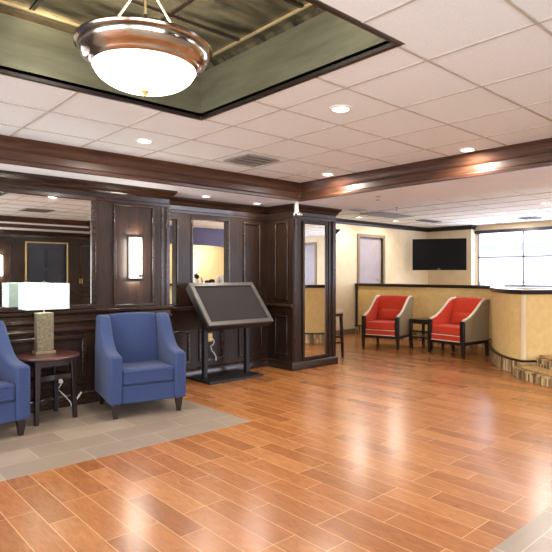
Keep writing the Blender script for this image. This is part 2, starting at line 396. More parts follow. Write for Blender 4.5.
# pier
st(B('wall_pier', PU0, PU1, PV, WR, 0, SOF, M['wood']), 'dark walnut pier with a tall narrow mirror', 'pier')
bm = bmesh.new(); frame_rectU(bm, 5.55, 5.83, .98, 2.09, PU0); frame_rectU(bm, 5.56, 5.83, .2, .76, PU0)
st(obj('trim_10', bm, M['woodh'], bevel=.006), 'two stacked panel mouldings on the pier side', 'moulding')
bm = bmesh.new(); box(bm, 5.745, 5.775, PV-.012, PV, .13, 2.12); box(bm, 5.82, PU1+.003, PV-.02, PV, .13, 2.14); box(bm, 5.05, 5.10, PV-.012, PV, .13, 2.12)
st(obj('trim_11', bm, M['woodh'], bevel=.004), 'vertical stiles on the front of the pier', 'moulding')
# dark block further back behind the pier
st(B('wall_back_bar', 7.0, 7.5, 6.95, VF, 0, 2.1, M['wood']), 'dark wood block hidden behind the pier', 'wall')
crown([(7.0, VF), (7.0, 6.95), (7.5, 6.95), (7.5, VF)], 'small dark crown showing past the pier', 'trim_12', top=2.2, side=-1)
st(B('wall_back_bar_side', 5.92, 6.0, WR, 7.99, 0, H, M['beige']), 'beige wall behind the pier', 'wall')

# far wall (door), TV wall, window wall
bm = bmesh.new()
D0, D1, DZ = 9.33, 10.19, 2.19; PZ = .27
box(bm, 6.0, D0, VF, VF+.1, 0, H); box(bm, D1, UR+.1, VF, VF+.1, 0, H); box(bm, D0, D1, VF, VF+.1, DZ, H)
st(obj('wall_far', bm, M['beige']), 'beige far wall with the taupe door', 'wall')
dr = thing('door_1', 'taupe flush door in a brown frame on the beige far wall', 'door', (D0, VF, PZ)); dr['kind'] = 'structure'
B('door_panel', 0, D1-D0, .05, .09, 0, DZ-PZ, M['taupedoor'], dr, bevel=.003)
bm = bmesh.new()
for a, b, c, d in ((-.07, 0, 0, DZ-PZ+.07), (D1-D0, D1-D0+.07, 0, DZ-PZ+.07), (0, D1-D0, DZ-PZ, DZ-PZ+.07)): box(bm, a, b, -.03, .05, c, d)
obj('door_frame', bm, M['frame_t'], dr, bevel=.004)
bm = bmesh.new(); tube(bm, [(.76, .05, .95), (.76, -.0, .95), (.66, -.0, .95)], .011); lathe(bm, [(0, 0), (.028, 0), (.028, .006), (0, .006)], .76, .04)
obj('door_handle', bm, M['brass'], dr, smooth=True)
st(B('wall_tv', 12.1, UR, 6.64, VF, 0, H, M['beige']), 'beige wall behind the television', 'wall')
bm = bmesh.new()
crown([(7.5, VF), (12.1, VF), (12.1, 6.64), (12.3, 6.64)], 'black crown moulding along the far beige walls', 'trim_13', top=H, side=-1, m='blackm', s=.55)
bm.free()
W0, W1, WZ0, WZ1 = -.2, 6.6, 1.04, 2.36
bm = bmesh.new()
DW0, DW1 = -2.3, -1.4
box(bm, UR, UR+.12, W1, 6.7, 0, H); box(bm, UR, UR+.12, W0, W1, 0, WZ0); box(bm, UR, UR+.12, W0, W1, WZ1, H)
box(bm, UR, UR+.12, DW1, W0, 0, H); box(bm, UR, UR+.12, VB2, DW0, 0, H); box(bm, UR, UR+.12, DW0, DW1, 2.3, H)
st(obj('wall_window', bm, M['beige']), 'beige wall with the wide lounge window', 'wall')
wn = thing('window_1', 'wide bright window with dark head rail above the tan half wall', 'window', (UR, 0, 0)); wn['kind'] = 'structure'
B('window_head', -.05, .04, W0-.05, W1+.03, WZ1-.03, WZ1+.05, M['alum'], wn)
bm = bmesh.new()
for v in (5.45, 3.9, 2.4, .9): box(bm, .03, .08, v-.025, v+.025, WZ0, WZ1-.03)
for v in (W0, W1-.05): box(bm, .03, .08, v, v+.05, WZ0, WZ1-.03)
obj('window_mullion', bm, M['mull'], wn)
bm = bmesh.new(); box(bm, .03, .08, W0, W1, 1.73, 1.77); box(bm, .03, .08, W0, W1, WZ0+.0, WZ0+.05); box(bm, .03, .08, W0, W1, WZ0+.09, WZ0+.11)
obj('window_rail', bm, M['mull'], wn)
B('window_pane', .052, .058, W0, W1, WZ0, WZ1, M['glass'], wn)
B('window_sill', -.08, .1, W0-.05, W1, WZ0-.03, WZ0, M['white'], wn)
# neighbouring building outside
nb = thing('building', 'pale building seen faintly through the bright window', 'building', (22, 4, -1))
bm = bmesh.new(); box(bm, 0, 5, -12, 14, 0, 3.35); obj('facade', bm, M['facade'], nb)
bm = bmesh.new(); box(bm, -.5, 5.1, -12.2, 14.2, 3.35, 3.6); obj('roof_edge', bm, M['mull'], nb)
# door seen in the pier mirror
dr2 = thing('door_2', 'grey door on the window wall, seen in the pier mirror', 'door', (UR, DW0, PZ)); dr2['kind'] = 'structure'
B('door_panel', .05, .09, 0, .9, 0, 2.03, M['taupedoor'], dr2)
bm = bmesh.new()
for a, b, c, d in ((-.07, 0, 0, 2.1), (.9, .97, 0, 2.1), (0, .9, 2.03, 2.1)): box(bm, -.03, .05, a, b, c, d)
obj('door_frame', bm, M['frame_t'], dr2)

# back wall with door (seen in the big mirror)
BD0, BD1 = 3.78, 4.66
bm = bmesh.new(); box(bm, UL, -3.6, VB-.12, VB, 0, SOF); box(bm, 1.4, BD0, VB-.12, VB, 0, SOF); box(bm, -3.6, 1.4, VB-.12, VB, 0, .2); box(bm, -3.6, 1.4, VB-.12, VB, 2.2, SOF); box(bm, BD1, 6.5, VB-.12, VB, 0, SOF); box(bm, BD0, BD1, VB-.12, VB, 2.05, SOF)  # the wide opening left of the door is added for the rear fill light
box(bm, 6.05, 6.5, VB-.12, VB, SOF, H)
st(obj('wall_behind', bm, M['wood']), 'dark panelled wall opposite, seen only in the wall mirror', 'wall')
bm = bmesh.new()
sweep(bm, [(UL, VB), (6.4, VB)], [(0, SOF-.15), (.015, SOF-.15), (.015, SOF-.09), (.08, SOF-.02), (.08, SOF-.002), (0, SOF-.002)])
sweep(bm, [(1.5, VB), (BD0-.1, VB)], [(0, .87), (.04, .88), (.04, .92), (0, .93)]); sweep(bm, [(BD1+.1, VB), (6.4, VB)], [(0, .87), (.04, .88), (.04, .92), (0, .93)])
for a, b, c, d in ((3.0, 3.45, 1.02, 2.05), (4.98, 5.3, 1.02, 2.05), (4.98, 5.3, .2, .8), (2.3, 2.85, 1.02, 2.05), (5.5, 6.2, 1.02, 2.05), (2.9, 3.5, .2, .8)):
    w_ = .03
    for e, f, g_, h in ((a, b, d-w_, d), (a, b, c, c+w_), (a, a+w_, c, d), (b-w_, b, c, d)): box(bm, e, f, VB, VB+.02, g_, h)
st(obj('trim_14', bm, M['woodh']), 'mouldings on the opposite panelled wall', 'moulding')
dr3 = thing('door_3', 'black panelled double door in a gold frame, reflected in the wall mirror', 'door', (BD0, VB, 0)); dr3['kind'] = 'structure'
bm = bmesh.new(); box(bm, 0, .88, -.09, -.05, 0, 2.05)
for u in (.05, .45):
    for z0, z1 in ((.2, .75), (.85, 1.4), (1.5, 1.93)):
        for e, f, g_, h in ((u, u+.38, z1-.02, z1), (u, u+.38, z0, z0+.02), (u, u+.02, z0, z1), (u+.36, u+.38, z0, z1)): box(bm, e, f, -.05, -.03, g_, h)
obj('door_leaf', bm, M['navy'], dr3)
bm = bmesh.new()
for a, b, c, d in ((-.025, 0, 0, 2.075), (.88, .905, 0, 2.075), (0, .88, 2.05, 2.075)): box(bm, a, b, -.05, .025, c, d)
obj('door_frame', bm, M['gold'], dr3)
# remaining outer walls
bm = bmesh.new(); box(bm, UL-.1, UL, VB-.12, -.6, 0, H); box(bm, UL-.1, UL, 4.6, WL+.12, 0, H); box(bm, UL-.1, UL, -.6, 4.6, 2.4, H); box(bm, UL-.1, UL, -.6, 4.6, 0, .3)  # wide opening out of view, added for the entrance fill light
st(obj('wall_entrance', bm, M['beige']), 'beige entrance wall with an unseen opening added for fill light', 'wall')
st(B('wall_lounge_side', 6.4, 6.5, VB2, VB, 0, H, M['beige']), 'beige side wall of the raised lounge', 'wall')
bm = bmesh.new(); box(bm, 6.4, 7.8, VB2-.1, VB2, 0, H); box(bm, 11.4, UR+.1, VB2-.1, VB2, 0, H); box(bm, 7.8, 11.4, VB2-.1, VB2, 0, .9); box(bm, 7.8, 11.4, VB2-.1, VB2, 2.3, H)  # opening in this unseen wall is added for the lounge fill light
st(obj('wall_lounge_back', bm, M['beige']), 'beige rear wall of the raised lounge', 'wall')

# room behind the openings
bm = bmesh.new()
box(bm, 1.0, 10.6, BV, BV+.1, 0, 2.6); box(bm, .9, 1.0, 5.7, BV+.1, 0, 2.6); box(bm, 10.5, 10.6, 7.99, BV, 0, 2.6); box(bm, 5.95, 6.05, 6.1, 7.99, 0, 2.6)
st(obj('wall_breakfast', bm, M['beige2']), 'warm cream walls of the breakfast room', 'wall')
bm = bmesh.new()
pts = []
for i in range(17):
    t_ = -1+2*i/16; pts.append((7.2+t_*3.3, 2.0+.14*(1-t_*t_)))
prism(bm, [(3.9, 2.6)]+[(3.9, 2.0)]+pts[1:-1]+[(10.5, 2.0), (10.5, 2.6)], 'y', 12.4, 12.6)
box(bm, 7.55, 7.72, 12.3, 12.4, 2.06, 2.6); box(bm, 1.0, 3.9, 12.4, 12.6, 2.0, 2.6)
st(obj('soffit_valance', bm, M['purple']), 'purple arched soffit seen through the middle opening', 'soffit')

# ------------------------------------------------------------------ half wall, platform and steps
def arc(pts, it=3):
    """Chaikin smoothing keeping ends"""
    for _ in range(it):
        o = [pts[0]]
        for a, b in zip(pts, pts[1:]):
            o.append((.75*a[0]+.25*b[0], .75*a[1]+.25*b[1])); o.append((.25*a[0]+.75*b[0], .25*a[1]+.75*b[1]))
        o.append(pts[-1]); pts = o
    return pts
curve = arc([(9.2, 4.9), RD(3.47, 9.35), RD(3.2, 8.9), RD(2.97, 8.2), RD(2.87, 7.45), RD(2.98, 7.1)], 3)
hpath = [(9.2, VF-.01), (9.2, 5.6)] + curve + [RD(3.36, 7.12), RD(4.4, 7.2)]
CAPZ = 1.135
def hw(prof): 
    bm = bmesh.new(); sweep(bm, hpath, prof, side=1); return bm
st(obj('wall_partition', hw([(0, 0), (0, 1.08), (.13, 1.08), (.13, 0)]), M['panel'], smooth=True), 'tan half wall curving round the raised lounge', 'half wall')
st(obj('trim_15', hw([(-.03, 1.075), (-.035, 1.09), (-.035, CAPZ-.008), (-.025, CAPZ), (.155, CAPZ), (.16, CAPZ-.008), (.16, 1.09), (.155, 1.075)]), M['esp'], smooth=True), 'dark wooden cap on the tan half wall', 'cap rail')
# corner posts
cpt = RD(2.98, 7.1); 
bm = bmesh.new(); box(bm, 9.165, 9.2, VF-.07, VF-.03, .17, 1.08)
st(obj('trim_16', bm, M['esp']), 'dark vertical strip at the left end of the half wall', 'moulding')
bm = bmesh.new(); tube(bm, [(cpt[0]-.006*SN, cpt[1]-.006*CS, .21), (cpt[0]-.006*SN, cpt[1]-.006*CS, 1.07)], .035, 14)
st(obj('trim_17', bm, M['beige2'], smooth=True), 'pale corner bead on the curved half wall', 'moulding')
mpath = [(9.2, VF-.01), (9.2, 5.6)] + curve
bm = bmesh.new(); sweep(bm, [(9.2, VF-.01), (9.2, 5.6)]+curve, [(-.03, 0), (-.03, .175), (0, .175), (0, 0)], side=1)
st(obj('baseboard_partition', bm, M['mosaic']), 'vertical stone strip mosaic under the tan half wall', 'baseboard')
bm = bmesh.new(); sweep(bm, hpath, [(-.04, .175), (-.042, .185), (-.04, .2), (.0, .2), (0, .175)], side=1)
st(obj('trim_18', bm, M['esp']), 'dark curved bead above the stone strip mosaic', 'moulding')
# platform floor behind the half wall
bm = bmesh.new()
inner = [(p[0], p[1]) for p in [(9.26, VF-.01), (9.26, 5.6)]] + [(x+.06, y+.0) for x, y in curve[:-2]] + [RD(3.1, 7.16), RD(3.62, 7.16), RD(3.75, 4.4)]
poly = inner + [(6.6, VB2), (UR, VB2), (UR, VF-.01)]
prism(bm, poly, 'z', 0, PZ)
st(obj('floor_platform', bm, M['carpet']), 'raised carpeted lounge floor behind the half wall', 'floor')
# steps
def step(name, pts, z0, z1, label):
    s0 = thing(name, label, 'step', (0, 0, 0)); s0['kind'] = 'structure'
    bm = bmesh.new(); sweep(bm, pts, [(0, z0), (0, z1-.025), (.05, z1-.025), (.05, z0)], side=-1); obj('riser', bm, M['mosaic'], s0)
    bm = bmesh.new()
    P2 = [Vector(p) for p in pts]
    prism(bm, [tuple(p) for p in P2]+[RD(3.7, 4.4), RD(3.7, 7.14)], 'z', z1-.025, z1)
    obj('tread', bm, M['carpet'], s0, bevel=.006)
step('stair_step', [RD(2.9, 7.12), RD(2.88, 6.86), RD(3.01, 6.36), RD(3.2, 5.6), RD(3.4, 4.4)], 0, .14, 'lower mosaic-faced step at the right edge of the lobby')
step('stair_step', [RD(3.2, 7.12), RD(3.19, 6.86), RD(3.3, 6.36), RD(3.48, 5.6), RD(3.62, 4.4)], .14, .265, 'upper carpeted step beside the curved half wall')
bm = bmesh.new()
sweep(bm, [(7.5, VF), (9.19, VF)], [(0, 0), (.02, 0), (.02, .11), (.012, .12), (0, .12)], side=-1)
st(obj('baseboard_far', bm, M['frame_t']), 'brown baseboard below the beige far wall', 'baseboard')

# ------------------------------------------------------------------ lights
def add_light(name, typ, loc, power, col, parent=None, **kw):
    l = bpy.data.lights.new(name, typ); l.energy = power; l.color = col
    for a, b in kw.items(): setattr(l, a, b)
    o = bpy.data.objects.new(name, l); C.objects.link(o); o.location = loc
    if parent: o.parent = parent
    return o
def downlight(u, v, z, label, power=16, col=(1, .94, .85), r=.062, group=None):
    t = thing('recessed_downlight', label, 'ceiling light', (u, v, z), 0, group)
    bm = bmesh.new(); lathe(bm, [(r, -.001), (r+.022, -.001), (r+.02, -.008), (r, -.012), (r-.004, -.004), (r-.004, 0)], n=28)
    obj('trim_ring', bm, M['trimw'], t, smooth=True)
    bm = bmesh.new(); lathe(bm, [(0, -.006), (r-.004, -.004), (r-.004, -.001), (0, -.001)], n=28); obj('lens', bm, M['lens'], t)
    add_light('downlight_lamp', 'AREA', (0, 0, -.02), power, col, t, shape='DISK', size=.13)
    return t
DL = [(2.87, 2.60, H, 'round downlight right of the ceiling tray'),
      (4.70, 2.62, H, 'round downlight by the brown beam at the right'),
      (2.28, 4.44, H, 'round downlight between the pendant and the panelled wall'),
      (4.65, 4.42, H, 'round downlight at the inner corner of the beam'),
      (3.712, 5.617, SOF, 'small soffit downlight, left one above the recess'),
      (4.586, 5.695, SOF, 'small soffit downlight nearest the pier'),
      (8.66, 7.33, H, 'lounge downlight above the left of the taupe door'),
      (9.90, 7.30, H, 'lounge downlight between the taupe door and the television'),
      (11.7, 5.49, H, 'small lounge downlight above the window mullion'),
      (9.235, 3.713, H, 'large lounge downlight at the right edge')]
for u, v, z, lb in DL:
    p = 9 if z == SOF else (20 if u > 6 else 22)
    downlight(u, v, z, lb, p, r=.05 if z == SOF else .062)
for u, v, lb in ((.2, 4.44, 'added fill downlight above the left blue armchair'), (-1.9, 3.4, 'added fill downlight left of the ceiling tray'), (.6, .2, 'added fill downlight right above the viewer'),
              (4.65, .6, 'added fill downlight by the beam, outside the right edge'), (-2, .6, 'added fill downlight by the entrance opening'), (2.4, -.5, 'added fill downlight near the black double door'),
              (8.2, .6, 'added fill downlight over the lounge steps'), (10.8, .6, 'added fill downlight by the grey lounge door'), (11.3, 2.8, 'added fill downlight near the right half of the lounge window'), (7.3, 2.9, 'added fill downlight over the curved half wall')):
    downlight(u, v, H, lb, 20)  # these downlights are out of view, added to help light the rooms
add_light('breakfast_lamp', 'POINT', (4.4, 8.4, 2.0), 70, (1, .95, .84), shadow_soft_size=.25)
add_light('breakfast_lamp', 'POINT', (8.6, 13.0, 1.9), 40, (1, .86, .66), shadow_soft_size=.2)
add_light('breakfast_lamp', 'POINT', (9.2, 10.6, 2.0), 90, (1, .95, .84), shadow_soft_size=.25)

# pendant
pl = thing('pendant_bowl_light', 'large frosted bowl pendant with a nickel rim hanging in the ceiling tray', 'pendant light', (1.34, 2.60, 0))
zr = 2.535; R = .347
bm = bmesh.new()
lathe(bm, [(R-.015, zr+.008), (R, zr+.006), (R+.005, zr-.002), (R+.002, zr-.012), (R-.012, zr-.018), (R-.014, zr-.042), (R-.02, zr-.05), (R-.03, zr-.066), (R-.045, zr-.08), (R-.058, zr-.086), (R-.064, zr-.096), (R-.07, zr-.104), (R-.083, zr-.112), (R-.09, zr-.105), (R-.08, zr-.08), (R-.05, zr-.04), (R-.025, zr-.0)], n=64)
obj('rim', bm, M['nickel'], pl, smooth=True)
bm = bmesh.new(); a = R-.086
lathe(bm, [(a*math.cos(t*PI/2/12), zr-.1-.125*math.sin(t*PI/2/12)) for t in range(12)]+[(0, zr-.225)], n=64)
obj('glass_bowl', bm, M['bowl'], pl, smooth=True)
bm = bmesh.new(); lathe(bm, [(0, zr-.25), (.008, zr-.247), (.012, zr-.238), (.022, zr-.228), (.024, zr-.222), (0, zr-.218)], n=20); obj('finial', bm, M['brass'], pl, smooth=True)
for j in range(3):
    an = math.radians(3 + 120*j); q_ = R*.93
    bm = bmesh.new(); tube(bm, [(q_*math.cos(an), q_*math.sin(an), zr), (.02*math.cos(an), .02*math.sin(an), TZ-.05)], .006); obj('hanging_rod', bm, M['goldline'], pl, smooth=True)
    bm = bmesh.new(); lathe(bm, [(0, zr-.01), (.014, zr-.005), (.014, zr+.015), (.006, zr+.03), (0, zr+.03)], q_*math.cos(an), q_*math.sin(an), 14); obj('rod_socket', bm, M['nickel'], pl, smooth=True)
bm = bmesh.new(); lathe(bm, [(0, TZ-.07), (.02, TZ-.07), (.03, TZ-.04), (.07, TZ-.02), (.075, TZ-.001), (0, TZ-.001)], n=28); obj('canopy', bm, M['nickel'], pl, smooth=True)
add_light('pendant_lamp', 'POINT', (0, 0, zr+.07), 26, (1, .93, .8), pl, shadow_soft_size=.12)

# sconces
def sconce(u, v, s, label):
    t = thing('wall_sconce', label, 'wall light', (u, v, 1.525), 0 if s < 0 else PI)
    B('back_plate', -.08, .08, -.02, 0, -.235, .235, M['grey'], t, bevel=.004)
    bm = bmesh.new()
    pts = [(-.066, -.02), (-.066, -.05)]+[(-.066+.132*i/8, -.05-.03*math.sin(PI*i/8)) for i in range(1, 8)]+[(.066, -.05), (.066, -.02)]
    prism(bm, pts, 'z', -.222, .222); obj('glass_shade', bm, M['sconce'], t, bevel=.004)
    bm = bmesh.new(); lathe(bm, [(0, -.215), (.022, -.215), (.024, -.195), (.014, -.175), (0, -.175)], .02, -.092, 12); obj('knob', bm, M['blackm'], t, smooth=True)
    add_light('sconce_lamp', 'AREA', (0, -.11, 0), 6, (1, .94, .84), t, shape='RECTANGLE', size=.14, size_y=.42).rotation_euler = (PI/2, 0, 0)
    for zz, rx in ((.26, PI), (-.26, 0)):
        add_light('sconce_lamp', 'AREA', (0, -.05, zz), 1.6, (1, .94, .84), t, shape='RECTANGLE', size=.15, size_y=.06).rotation_euler = (rx, 0, 0)
sconce(2.745, WL, -1, 'glowing rectangular wall sconce on the dark panel above the armchair')
sconce(3.22, VB, 1, 'glowing wall sconce seen at the left edge of the wall mirror')

# ------------------------------------------------------------------ mirrors
def mirror(name, u0, u1, z0, z1, v, w, label, fm):
    t = thing(name, label, 'mirror', (u0, v, z0))
    B('mirror_glass', w*.6, u1-u0-w*.6, -.012, -.002, w*.6, z1-z0-w*.6, M['mirror'], t)
    bm = bmesh.new(); uw = u1-u0; h = z1-z0
    for a, b, c, d in ((0, uw, h-w, h), (0, uw, 0, w), (0, w, w, h-w), (uw-w, uw, w, h-w)):
        box(bm, a, b, -.03, -.001, c, d)
    obj('mirror_frame', bm, fm, t, bevel=.008)
mirror('wall_mirror', .15, 2.305, .98, 2.165, WL, .05, 'wide framed mirror on the dark wall behind the table lamp', M['woodh'])
mirror('pier_mirror', 5.2, 5.70, .135, 2.09, PV, .035, 'tall narrow mirror on the front of the dark pier', M['wood'])

# ------------------------------------------------------------------ blue armchairs
def blue_chair(label):
    t = thing('blue_armchair', label, 'armchair', group='pair of blue armchairs')
    W = .362; zb = .135
    side = [(0, zb), (0, .565), (.015, .585), (.16, .60), (.24, .615), (.32, .655), (.40, .73), (.47, .82), (.52, .89), (.57, .925), (.64, .93), (.70, .92), (.76, .60), (.78, zb)]
    for s in (-1, 1):
        bm = bmesh.new(); prism(bm, side, 'x', s*W, s*(W-.115)); obj('arm', bm, M['blue'], t, bevel=.022, seg=3)
    # back: lofted slab with an arched top
    bm = bmesh.new(); n = 10; fr = []; bk = []
    xi = W-.11
    rows = [(.30, .56, .72), (.45, .565, .73), (.6, .58, .75), (.75, .61, .77), (.88, .645, .775), (.93, .665, .76)]
    F_ = [[bm.verts.new((-xi+2*xi*i/n, y0-.02*math.sin(PI*i/n), z+(.014*math.sin(PI*i/n) if z > .85 else 0))) for i in range(n+1)] for z, y0, y1 in rows]
    G_ = [[bm.verts.new((-xi+2*xi*i/n, y1, z+(.01*math.sin(PI*i/n) if z > .85 else 0)-(.0 if z < .9 else .01))) for i in range(n+1)] for z, y0, y1 in rows]
    for A in (F_, G_):
        for r0, r1 in zip(A, A[1:]):
            for i in range(n): bm.faces.new((r0[i], r0[i+1], r1[i+1], r1[i]))
    for i in range(n): bm.faces.new((F_[-1][i], F_[-1][i+1], G_[-1][i+1], G_[-1][i])); bm.faces.new((F_[0][i], F_[0][i+1], G_[0][i+1], G_[0][i]))
    for r0, r1, g0, g1 in zip(F_, F_[1:], G_, G_[1:]):
        bm.faces.new((r0[0], r1[0], g1[0], g0[0])); bm.faces.new((r0[n], r1[n], g1[n], g0[n]))
    obj('backrest', bm, M['blue'], t, bevel=.02, seg=3)
    B('base', -xi, xi, .02, .76, zb, .30, M['blue'], t, bevel=.01)
    B('rear_panel', -xi, xi, .74, .78, zb, .70, M['blue'], t, bevel=.01)
    bm = bmesh.new(); box(bm, -xi+.004, xi-.004, .012, .60, .302, .455)
    for v in bm.verts:
        if v.co.z > .4 and v.co.y > .3: v.co.z -= .02
    cu = obj('seat_cushion', bm, M['blue'], t, bevel=.03, seg=4)
    bm = bmesh.new()
    for z in (.33, .43):
        tube(bm, [(-xi+.02, .009, z), (xi-.02, .009, z)], .005, 8)
    obj('cushion_piping', bm, M['blue'], cu, smooth=True)
    for sx, sy in ((-1, 0), (1, 0), (-1, 1), (1, 1)):
        bm = bmesh.new(); taper(bm, sx*(W-.06), .06+sy*.64, 0, zb+.005, .018, .034, 0, -.0 if sy == 0 else .02); obj('leg', bm, M['esp'], t, bevel=.003)
    return t
c1 = blue_chair('complete blue fabric armchair with dark tapered legs, right of the round table')
# rotation: local -y is the front
a1 = math.radians(-12.4)
c1.location = (2.445, 4.655, 0); c1.rotation_euler = (0, 0, a1)
c2 = copy_tree(c1); c2['label'] = 'blue fabric armchair cut off by the left edge of the photo'
c2.location = (1.075, 4.745, 0); c2.rotation_euler = (0, 0, math.radians(6))

# round side table
tb = thing('round_side_table', 'dark cherry round side table holding the lamp between the blue armchairs', 'side table', (1.708, 5.245, 0), math.radians(8))
bm = bmesh.new(); lathe(bm, [(0, .565), (.27, .565), (.284, .572), (.288, .583), (.284, .594), (.274, .598), (0, .598)], n=56); obj('tabletop', bm, M['cherry'], tb, smooth=True)
for sx, sy in ((-1, -1), (1, -1), (-1, 1), (1, 1)):
    bm = bmesh.new(); taper(bm, sx*.165, sy*.165, 0, .565, .017, .026, sx*.015, sy*.015); obj('leg', bm, M['esp'], tb, bevel=.003)
bm = bmesh.new()
for s in (-1, 1): box(bm, -.165, .165, s*.165-.01, s*.165+.01, .505, .563); box(bm, s*.165-.01, s*.165+.01, -.165, .165, .505, .563)
obj('apron', bm, M['esp'], tb)
for s in (-1, 1):
    bm = bmesh.new()
    pts = [(-.165+.33*i/8, s*.166-s*.03*math.sin(PI*i/8)) for i in range(9)]
    sweep(bm, pts, [(-.01, .375), (.01, .375), (.01, .42), (-.01, .42)]); obj('stretcher', bm, M['esp'], tb)
    bm = bmesh.new(); box(bm, s*.166-.01, s*.166+.01, -.165, .165, .375, .42); obj('stretcher', bm, M['esp'], tb)

# table lamp
lp = thing('table_lamp', 'lamp with a white box shade and a textured silver-gold block base', 'table lamp', (1.703, 5.3, .598), 0)
B('foot', -.09, .09, -.06, .06, 0, .03, M['frame_t'], lp, bevel=.004)
B('body', -.073, .073, -.045, .045, .03, .385, M['mosaicb'], lp, bevel=.004)
bm = bmesh.new(); tube(bm, [(0, 0, .385), (0, 0, .66)], .007); obj('stem', bm, M['nickel'], lp, smooth=True)
bm = bmesh.new()
sweep(bm, [(-.19, -.12), (.19, -.12), (.19, .12), (-.19, .12)], [(0, .42), (0, .66), (.004, .66), (.004, .42)], closed=True); obj('lamp_shade', bm, M['shade'], lp)
bm = bmesh.new(); lathe(bm, [(0, .687), (.012, .683), (.014, .673), (.006, .665), (0, .66)], n=16); obj('finial', bm, M['blackm'], lp, smooth=True)
add_light('table_lamp_bulb', 'POINT', (0, 0, .53), 7, (1, .98, .88), lp, shadow_soft_size=.05)
# cords and sockets
def plate(name, u, v, z, label, cat, m, s=-1, w=.07, h=.115):
    t = thing(name, label, cat, (u, v, z), 0 if s < 0 else PI)
    B('plate', -w/2, w/2, -.008, 0, -h/2, h/2, m, t, bevel=.003)
    for zz in (-.025, .025): B('socket', -.014, .014, -.014, -.006, zz-.014, zz+.014, M['plastic'], t)
    return t
plate('wall_outlet', 1.93, WL, .30, 'white wall outlet behind the round table', 'outlet', M['plastic'])
bm = bmesh.new()
pts = [(1.93, WL-.03, .3), (1.95, WL-.07, .27), (1.90, WL-.075, .2), (1.97, WL-.08, .12), (2.02, WL-.085, .05)]
for i in range(26): 
    t_ = i/25; pts.append((2.07+.05*math.cos(2.2*PI*2*t_-PI), WL-.12+.03*t_, .01+.075*(1+math.sin(2.2*PI*2*t_-PI/2))*.9+.0))
tube(bm, pts, .0045, 8)
tag(obj('power_cord', bm, M['plastic'], smooth=True), 'looped white lamp cord on the floor behind the round table', 'cord')
plate('wall_switch', 5.0, VB, 1.17, 'brass switch plate seen in the wall mirror', 'switch', M['brass'], 1)
plate('wall_outlet', 4.03, WR, .50, 'brass wall outlet behind the black floor stand', 'outlet', M['brass'])
bm = bmesh.new(); tube(bm, [(4.05, WR-.03, .48), (4.05, WR-.07, .45), (4.03, WR-.07, .41), (4.0, WR-.06, .39), (4.02, WR-.055, .33), (4.07, WR-.05, .28), (4.09, WR-.05, .24), (4.09, WR-.05, .19)], .007, 8)
tag(obj('power_cord', bm, M['plastic'], smooth=True), 'short white cord hanging from the outlet behind the stand', 'cord')

# ------------------------------------------------------------------ display stand
ds = thing('display_stand', 'black display board tilted on two posts in front of the recess', 'display stand', (4.05, 5.6, 0))
bm = bmesh.new(); box(bm, -.40, .44, -.16, .33, .0, .03)
obj('base_plate', bm, M['blackm'], ds, bevel=.006)
for x in (-.31, .35):
    bm = bmesh.new(); box(bm, x-.025, x+.025, .06, .12, .03, .92); obj('post', bm, M['blackm'], ds, bevel=.003)
# board in its own tilted coordinates
tl = math.atan2(.50, .45); Lb = math.hypot(.45, .5)
bo = bmesh.new(); box(bo, -.5, .5, 0, Lb, -.11, -.03)
fr = bmesh.new()
for a, b, c, d in ((-.5, .5, 0, .055), (-.5, .5, Lb-.055, Lb), (-.5, -.445, .055, Lb-.055), (.445, .5, .055, Lb-.055)): box(fr, a, b, c, d, -.03, .0)
sc = bmesh.new(); box(sc, -.445, .445, .055, Lb-.055, -.03, -.018)
Mt = Matrix.Translation((.0, -.30, .735)) @ Matrix.Rotation(tl, 4, 'X')
for b_ in (bo, fr, sc): b_.transform(Mt)
obj('board_case', bo, M['blackm'], ds, bevel=.004); obj('board_frame', fr, M['grey'], ds, bevel=.003); obj('board_panel', sc, M['greyscr'], ds)

